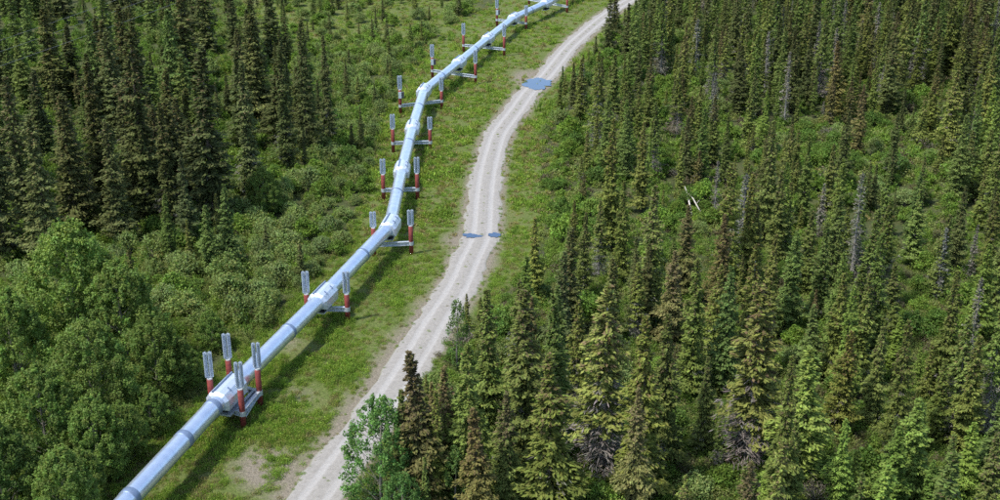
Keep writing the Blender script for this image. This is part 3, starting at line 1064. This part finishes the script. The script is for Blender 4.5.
def give_labels(items, noun, plural, group):
    """items: (object, u, v, words). Each label singles out one thing"""
    cls = {}
    for it in items: cls.setdefault((it[3], place(it[1], it[2])), []).append(it)
    for (words, where), L in cls.items():
        L.sort(key=lambda q: q[4])
        n = len(L)
        for i, it in enumerate(L):
            if n == 1: lab = f'only {words} {noun} {where}'
            elif n == 2: lab = f"{('left', 'right')[i]} of two {words} {plural} {where}"
            elif i == 0: lab = f'leftmost of {NUM[n] if n < 21 else "many"} {words} {plural} {where}'
            elif i == n - 1: lab = f'rightmost of {NUM[n] if n < 21 else "many"} {words} {plural} {where}'
            else: lab = f'{ORD[i + 1] if i < 20 else "farther"} from left of {words} {plural} {where}'
            tag(it[0], lab, noun.split()[-1] if noun.split()[-1] != 'spruce' else 'spruce tree', group)

# ---------------------------------------------------------------- single spruces
items = []
for t_ in singles:
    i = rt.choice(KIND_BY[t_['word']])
    crown, trunk, word = SPRUCE[i]
    h = t_['h']
    w = h / 10 * t_['wf'] * (1.15 if h > 5 else 1.45)
    o = empty('spruce_tree', (t_['x'], t_['y'], t_['z']), rt.uniform(0, 6.28), (w, w, h / 10))
    k = rt.uniform(.85, 1.18)
    tint = (k * rt.uniform(.92, 1.08), k, k * rt.uniform(.9, 1.1), 1)
    c_ = link('crown', crown, o)
    c_.color = tint
    link('trunk', trunk, o)
    size = 'tall' if h > 10.5 else 'short' if h < 6.5 else 'medium'
    items.append((o, t_['b'][0], t_['b'][1], size + ' ' + word, t_['t'][0]))
give_labels(items, 'spruce', 'spruces', 'spruces of the boreal forest')

# ---------------------------------------------------------------- the rest of the spruces, one mass
def instancer(name, metas, rows):
    """ONE object: a cloud of points, each carrying one of the given meshes. rows: x, y, z, mesh index, turn, width, height"""
    coll = bpy.data.collections.new(name + '_kinds')
    for i, me_ in enumerate(metas):
        coll.objects.link(bpy.data.objects.new('%s_kind_%03d' % (name, i), me_))
    A = np.array(rows, float)
    me = bpy.data.meshes.new(name)
    me.vertices.add(len(A))
    me.vertices.foreach_set('co', A[:, :3].astype(np.float32).ravel())
    at_ = me.attributes.new('kind_index', 'INT', 'POINT'); at_.data.foreach_set('value', A[:, 3].astype(np.int32))
    rot = np.zeros((len(A), 3), np.float32); rot[:, 2] = A[:, 4]
    at_ = me.attributes.new('turn', 'FLOAT_VECTOR', 'POINT'); at_.data.foreach_set('vector', rot.ravel())
    at_ = me.attributes.new('size', 'FLOAT_VECTOR', 'POINT'); at_.data.foreach_set('vector', A[:, [5, 5, 6]].astype(np.float32).ravel())
    o = link(name, me)
    nt = bpy.data.node_groups.new(name + '_scatter', 'GeometryNodeTree')
    nt.interface.new_socket('Geometry', in_out='INPUT', socket_type='NodeSocketGeometry')
    nt.interface.new_socket('Geometry', in_out='OUTPUT', socket_type='NodeSocketGeometry')
    gi, go = nt.nodes.new('NodeGroupInput'), nt.nodes.new('NodeGroupOutput')
    ci = nt.nodes.new('GeometryNodeCollectionInfo')
    ci.inputs['Collection'].default_value = coll
    ci.inputs['Separate Children'].default_value = True
    ci.inputs['Reset Children'].default_value = True
    ip = nt.nodes.new('GeometryNodeInstanceOnPoints')
    ip.inputs['Pick Instance'].default_value = True
    def named(n_, t_):
        q = nt.nodes.new('GeometryNodeInputNamedAttribute')
        q.data_type = t_
        q.inputs['Name'].default_value = n_
        return q.outputs['Attribute']
    nt.links.new(gi.outputs[0], ip.inputs['Points'])
    nt.links.new(ci.outputs[0], ip.inputs['Instance'])
    nt.links.new(named('kind_index', 'INT'), ip.inputs['Instance Index'])
    nt.links.new(named('turn', 'FLOAT_VECTOR'), ip.inputs['Rotation'])
    nt.links.new(named('size', 'FLOAT_VECTOR'), ip.inputs['Scale'])
    nt.links.new(ip.outputs[0], go.inputs[0])
    md = o.modifiers.new('scatter', 'NODES')
    md.node_group = nt
    return o

lod_mesh, lod = [], {}
for i, (kind, rr, tb, bare, w_) in enumerate(KINDS):
    for v_ in range(2):
        r = np.random.default_rng(500 + i * 7 + v_)
        dead = kind == 'grey'
        P, c_ = spruce_sprays(r, 10.0, rr * 10, kind, 40, 8 if dead else 16, .34 if not dead else .34, tb, bare, 0.0)
        tq = np.array([[(-.11, 0, -.3), (.11, 0, -.3), (.01, 0, 9.8), (-.01, 0, 9.8)], [(0, -.11, -.3), (0, .11, -.3), (0, .01, 9.8), (0, -.01, 9.8)]])
        lod.setdefault(w_, []).append(len(lod_mesh))
        lod_mesh.append(quads_mesh('small_spruce', np.concatenate([P, tq]), np.concatenate([c_, np.tile(arr(.11, .10, .085), (2, 1))]), M_NEEDLE))
rows = []
for t_ in rest:
    h = t_['h']; w = h / 10 * t_['wf'] * (1.05 if h > 5 else 1.4)
    rows.append((t_['x'], t_['y'], t_['z'], rt.choice(lod[t_['word']]), rt.uniform(0, 6.28), w, h / 10))
far = instancer('spruce_forest', lod_mesh, rows)
tag(far, 'dense mass of smaller spruces filling the forest on both sides', 'forest', kind='stuff')

# ---------------------------------------------------------------- broad-leaved trees
ALDER = [broadleaf(31, 11, 3.6, (.160, .225, .056), .17, 130, 270), broadleaf(32, 10, 3.1, (.150, .215, .054), .17, 130, 250), broadleaf(33, 9, 3.3, (.128, .190, .048), .17, 130, 240, low=.03)]
POPLAR = [broadleaf(41, 9, 2.6, (.095, .175, .050), .17, 85, 170, open_=.2, low=.03), broadleaf(42, 7, 1.1, (.110, .180, .050), .15, 60, 60, open_=.15, low=.06)]
BROAD = [   # base px, mesh, scale, label
    ((82, 360), ALDER[0], 1.12, 'largest rounded pale green leafy tree at the left edge'),
    ((130, 372), ALDER[1], 1.0, 'pointed-top leafy tree right of the largest leafy tree, near the pipeline'),
    ((22, 398), ALDER[1], .95, 'leafy tree at the left edge below the largest leafy tree'),
    ((100, 430), ALDER[0], .86, 'leafy tree with pale tips in front of the pointed-top leafy tree'),
    ((160, 395), ALDER[2], .8, 'dark low leafy tree beside the four-post support'),
    ((50, 470), ALDER[2], .95, 'dark leafy tree above the bottom left corner'),
    ((100, 478), ALDER[2], .72, 'small dark leafy tree beside the lowest pipe stretch'),
    ((6, 520), ALDER[2], .85, 'leafy tree filling the bottom left corner'),
    ((72, 545), ALDER[1], .72, 'leafy tree at the bottom edge left of the pipe'),
    ((152, 436), ALDER[2], .48, 'low dark leafy tree close to the pipe below the four-post support'),
    ((186, 392), ALDER[1], .46, 'small leafy tree touching the left posts of the four-post support'),
    ((128, 462), ALDER[1], .50, 'small leafy tree close to the pipe near the bottom edge'),
    ((88, 508), ALDER[2], .50, 'low leafy tree left of the pipe where it leaves the picture'),
    ((212, 350), ALDER[2], .42, 'low leafy tree behind the four-post support'),
    ((265, 212), ALDER[2], .62, 'rounded rich green leafy tree left of the pipe bend'),
    ((382, 512), POPLAR[0], 1.0, 'open-crowned young leafy tree overhanging the track at the bottom'),
    ((458, 372), POPLAR[1], .95, 'slender young leafy tree at the right edge of the track'),
    ((404, 545), POPLAR[0], .62, 'small leafy tree at the bottom edge right of the track'),
    ((100, 70), ALDER[2], .62, 'bright round leafy tree between dark spruces at the top left'),
    ((172, 66), ALDER[2], .72, 'broad bright leafy tree right of the round one at the top left'),
    ((14, 84), ALDER[1], .72, 'pale leafy tree at the left edge near the top'),
    ((205, 45), ALDER[2], .6, 'far leafy tree near the top, left of the meadow'),
    ((455, 118 + 400), POPLAR[1], .8, 'thin leafy sapling at the bottom edge between brown-topped spruces'),
]
for (bp, (cm, tm), sc_, label) in BROAD:
    p = at(*bp)
    o = empty('leafy_tree', (p.x, p.y, hgt(p.x, p.y)), rt.uniform(0, 6.28), sc_)
    k = rt.uniform(.9, 1.1)
    c_ = link('crown', cm, o); c_.color = (k, k, k, 1)
    link('trunk', tm, o)
    tag(o, label, 'tree', 'broad-leaved trees')

# ---------------------------------------------------------------- bushes
BUSH = {
    'pale willow': [bush_mesh(60 + i, (.185, .240, .080), .13, 34, 110) for i in range(2)],
    'green': [bush_mesh(70 + i, (.110, .180, .040), .14, 34, 110) for i in range(3)],
    'bright green': [bush_mesh(80 + i, (.145, .220, .042), .14, 34, 110) for i in range(2)],
    'twiggy brown': [bush_mesh(90, (.14, .125, .10), .12, 40, 60, bare=True)],
}
cand = []
rb = random.Random(5)
for _ in range(9000):
    x, y = rb.uniform(-80, 105), rb.uniform(60, 290)
    u, v = px(x, y, 0)
    if not (-5 < u < 1005 and -4 < v < 520): continue
    if L_EDGE(v) < u < R_EDGE(v): continue
    left = u < L_EDGE(v)
    if left:
        thick = u > left_line(v) - 5 and v < 335
        if not thick: 
            if rb.random() > .10 or v > 330: continue
        words = rb.choice(['pale willow'] * 6 + ['green'] * 2 + ['bright green'] * 2)
        if v < 60 and u > 230: words = 'bright green' if rb.random() < .5 else 'pale willow'
        s = rb.uniform(.8, 1.7)
        if v < 48 and u > 235 and rb.random() < .8: continue
        if L_EDGE(v) - u < 14: s *= .7
    else:
        op = any(math.hypot(u - a, (v - b) * 1.6) < c0 for a, b, c0 in OPEN)
        nearedge = (u - R_EDGE(v)) / px_scale(x, y) < 5
        if not (op or nearedge or rb.random() < .16): continue
        words = rb.choice(['green'] * 4 + ['bright green'] * 4 + ['pale willow'] * 2 + ['twiggy brown'])
        s = rb.uniform(.7, 1.5)
        if (u - R_EDGE(v)) / px_scale(x, y) < 1.5: s *= .6
    if any((x - a['x']) ** 2 + (y - a['y']) ** 2 < (1.0 * (s + a['s'])) ** 2 * .62 for a in cand): continue
    if any((x - q[0]) ** 2 + (y - q[1]) ** 2 < .8 for q in cell.get((int(x // 2.5), int(y // 2.5)), [])): continue
    cand.append(dict(x=x, y=y, s=s, u=u, v=v, words=words, area=s * px_scale(x, y)))
cand.sort(key=lambda a: -a['area'])
single_b, rest_b = cand[:190], cand[190:]
items = []
for a in single_b:
    cm, sm = rb.choice(BUSH[a['words']])
    o = empty('bush', (a['x'], a['y'], hgt(a['x'], a['y'])), rb.uniform(0, 6.28), (a['s'], a['s'], a['s'] * rb.uniform(.8, 1.25)))
    k = rb.uniform(.85, 1.15)
    f_ = link('foliage', cm, o); f_.color = (k, k, k * rb.uniform(.9, 1.1), 1)
    link('stems', sm, o)
    items.append((o, a['u'], a['v'], ('large ' if a['s'] > 1.05 else 'small ') + a['words'], a['u']))
give_labels(items, 'bush', 'bushes', 'bushes at the forest edge and in clearings')

# ---------------------------------------------------------------- undergrowth and grass
def clump_mesh(name, seed, n, leaf, col, mat, flat, up, narrow):
    """a low clump of radius 1 and height `flat`"""
    r = np.random.default_rng(seed)
    v = unit(r.normal(0, 1, (n, 3))); v[:, 2] = np.abs(v[:, 2])
    lump = 1 + .3 * np.sin(v[:, 0] * 6 + seed) * np.cos(v[:, 1] * 5 - seed)
    p = v * (r.random(n) ** .45 * lump)[:, None] * arr(1, 1, flat)
    d = r.normal(0, 1, (n, 3)) + v * .6
    d[:, 2] += up
    nn = v * .5 + arr(0, 0, .9) + r.normal(0, .45, (n, 3))
    l_ = leaf * (.65 + .75 * r.random(n))
    k = np.asarray(col)
    c_ = np.clip(np.tile(k, (n, 1)) * (1 + r.normal(0, .2, (n, 1))) * (1 + r.normal(0, .06, (n, 3))), .008, .6)
    return quads_mesh(name, leaves(p, d, nn, l_, l_ * narrow * (.7 + .6 * r.random(n))), c_, mat)

UCOL = [(.115, .185, .038), (.150, .225, .042), (.095, .145, .036), (.190, .220, .072), (.140, .125, .075), (.070, .105, .030), (.215, .240, .085)]
UG_ME = []
for q, col in enumerate(UCOL):
    UG_ME.append(clump_mesh('leafy_clump', 200 + q, 620, .16, col, M_LEAF, 1.0, .3, .55))       # near
    UG_ME.append(clump_mesh('leafy_clump', 230 + q, 300, .26, col, M_LEAF, 1.0, .3, .6))        # far
for b in BUSH.values():
    UG_ME += [m_[0] for m_ in b]
b_index, q = {}, 2 * len(UCOL)
for w_, b in BUSH.items():
    b_index[w_] = list(range(q, q + len(b))); q += len(b)
rows = []
ru = random.Random(77)
tries = 0
while len(rows) < 30000 and tries < 260000:
    tries += 1
    u, v = ru.uniform(-240, 1240), -50 + 580 * ru.random() ** 1.1
    if ru.random() < .2: v = ru.uniform(500, 770)
    if L_EDGE(v) + 2 < u < R_EDGE(v) - 2: continue
    p = at(u, v)
    if p.y > 356 or abs(p.x) > 175: continue
    left = u < L_EDGE(v)
    sc_ = px_scale(p.x, p.y)
    big = .5 + .5 * nfun(p.x, p.y, .16, 2.7)
    cr = ru.uniform(.35, .8) * (.7 + .8 * big) * (1.0 if sc_ > 8 else 1.25)
    ch = cr * ru.uniform(.7, 1.6)
    dark = left and u < left_line(v) - 10
    if dark: ci = ru.choice([0, 0, 1, 1, 1, 2]); ch *= 1.25
    elif left: ci = ru.choice([0, 1, 1, 3, 3])
    else: ci = ru.choice([0, 0, 1, 1, 1, 2, 3, 3, 4])
    if not dark and left: ch *= 1.3
    if L_EDGE(v) - 14 < u < R_EDGE(v) + 14: cr *= .75; ch *= .6
    if left and v < 45 and u > 225: cr *= .7; ch *= .45; ci = ru.choice([1, 3, 6, 6, 6])
    rows.append((p.x, p.y, hgt(p.x, p.y) - .06, 2 * ci + (0 if sc_ > 9 else 1), ru.uniform(0, 6.28), cr, ch))
for a in rest_b:
    rows.append((a['x'], a['y'], hgt(a['x'], a['y']), ru.choice(b_index[a['words']]), ru.uniform(0, 6.28), a['s'], a['s'] * ru.uniform(.8, 1.2)))
ug = instancer('undergrowth', UG_ME, rows)
tag(ug, 'low leafy undergrowth covering the forest floor between the trees', 'undergrowth', kind='stuff')

GC = [(.205, .300, .050), (.170, .265, .044), (.240, .295, .062), (.150, .230, .042), (.240, .215, .090)]
GR_ME = []
for q, col in enumerate(GC):
    GR_ME.append(clump_mesh('grass_clump', 300 + q, 170, .22, col, M_GRASS, .55, .8, .36))
    GR_ME.append(clump_mesh('grass_clump', 330 + q, 90, .36, col, M_GRASS, .55, .6, .42))
rows = []
tries = 0
while len(rows) < 21500 and tries < 190000:
    tries += 1
    u, v = ru.uniform(40, 760), -40 + 560 * ru.random()
    if ru.random() < .25: u, v = ru.uniform(-220, 340), ru.uniform(515, 775)
    if not (L_EDGE(v) - 4 < u < R_EDGE(v) + 4): continue
    p = at(u, v)
    rd = dist_to(ROAD_XY, p.x, p.y)
    if rd < 1.95: continue
    n_ = .5 + .5 * nfun(p.x, p.y, .22, 4.4) + .25 * nfun(p.x, p.y, .7, 1.4)
    keep = 1.0 if n_ > .42 else .5
    for (bx, by, br) in ((268, 470, 48), (525, 78, 18), (300, 395, 30), (455, 240, 18), (420, 305, 18), (285, 340, 34), (235, 480, 30)):
        if math.hypot(u - bx, (v - by) * 1.5) < br: keep *= .2 if n_ < .55 else .45
    if rd < 3.4: keep *= .22 + .3 * (rd - 1.95)
    if v > 300 and rd < 5.5: keep *= .3 + .7 * max(0, rd - 2.5) / 3
    if ru.random() > keep: continue
    sc_ = px_scale(p.x, p.y)
    cr = ru.uniform(.22, .55) * (.5 + .9 * n_) * (1 if sc_ > 8 else 1.3)
    tallk = 1.9 if ru.random() < .2 * n_ else 1.0
    if rd < 3.0: cr *= .6
    ci = 4 if ru.random() < (.10 if n_ > .5 else .3) else ru.choice([0, 0, 1, 2, 3])
    rows.append((p.x, p.y, -.03, 2 * ci + (0 if sc_ > 9 else 1), ru.uniform(0, 6.28), cr, cr * ru.uniform(.8, 1.8) * tallk))
# grassy meadow at the top left, and thin grass in the forest's openings
for _ in range(5200):
    if ru.random() < .6:
        u, v = ru.uniform(215, 480), ru.uniform(-30, 75)
        if u > L_EDGE(v): continue
    else:
        a, b, c0 = ru.choice(OPEN)
        u, v = a + ru.gauss(0, c0 * .6), b + ru.gauss(0, c0 * .4)
        if u < R_EDGE(v): continue
    p = at(u, v)
    cr = ru.uniform(.3, .75)
    rows.append((p.x, p.y, hgt(p.x, p.y) - .03, 2 * ru.choice([0, 1, 2, 2, 3, 4]) + (0 if px_scale(p.x, p.y) > 9 else 1), ru.uniform(0, 6.28), cr, cr * ru.uniform(.7, 1.5)))
# weeds on the crown of the track and at its edges
for i in range(0, len(road_path) - 1):
    for _ in range(2):
        p = road_path[i]
        t = (road_path[i + 1] - p).normalized()
        w_ = ru.gauss(0, .12) if ru.random() < .25 else ru.choice([-1, 1]) * ru.uniform(1.75, 2.1)
        q = p + Vector((t.y, -t.x, 0)) * w_ + t * ru.uniform(-.5, .5)
        cr = ru.uniform(.08, .24)
        rows.append((q.x, q.y, .05 if abs(w_) > 1.5 else .1, 2 * ru.choice([2, 3, 4]), ru.uniform(0, 6.28), cr, cr))
gr = instancer('grass', GR_ME, rows)
tag(gr, 'bright green grass and low herbs covering the cleared corridor', 'grass', kind='stuff')

# ---------------------------------------------------------------- fallen logs
for (a, b, r0, label) in (((684, 199), (690.5, 211), .11, 'bleached fallen log leaning left in the clearing right of centre'),
                          ((686, 204), (699, 211), .09, 'bleached fallen log crossing another log in the clearing right of centre')):
    p, q = at(*a), at(*b)
    p.z, q.z = hgt(p.x, p.y) + 1.5, hgt(q.x, q.y) + .9
    d = (q - p)
    o = empty('fallen_log', (q.x, q.y, 0))
    mb = MB().tube([p - o.location, p.lerp(q, .5) + Vector((0, 0, .08)) - o.location, q + d * .25 - Vector((0, 0, .7)) - o.location], [r0 * .45, r0 * .8, r0], 9)
    mb.build('log_stem', M_LOG, o, True)
    for k in range(4):
        c0 = p.lerp(q, .2 + .2 * k) - o.location
        MB().tube([c0, c0 + Vector((rt.uniform(-.4, .4), rt.uniform(-.3, .3), rt.uniform(.2, .5)))], [.03, .01], 5).build('branch_stub', M_LOG, o)
    tag(o, label, 'log', 'fallen logs')

# ---------------------------------------------------------------- overhead wires at the top left
def wire(x0, y0, x1, y1, label, z=11.0):
    a, b = at(x0, y0, z), at(x1, y1, z)
    d = b - a
    A, B = a - d * 2.0, b + d * 1.4
    pts = []
    for k in range(41):
        t = k / 40
        p = A.lerp(B, t)
        p.z = z + 1.0 * ((2 * t - 1) ** 2) - .05
        pts.append(p)
    tag(MB().tube(pts, .018, 5).build('overhead_wire', plain_wire), label, 'wire', 'overhead wires')
    return pts[0], pts[-1]
plain_wire = plain_mat('weathered_wire_aluminium', (.30, .30, .29), .7, .2, .1, 3)
ends = [wire(12, 36, 112, 2, 'thin overhead wire at the top left, highest of three'),
        wire(30, 41, 136, 4, 'thin overhead wire at the top left, middle of three'),
        wire(8, 63, 180, 2, 'thin overhead wire at the top left, lowest of three')]
print('COUNTS trees', len(trees), 'singles', len(singles), 'bushes', len(cand))
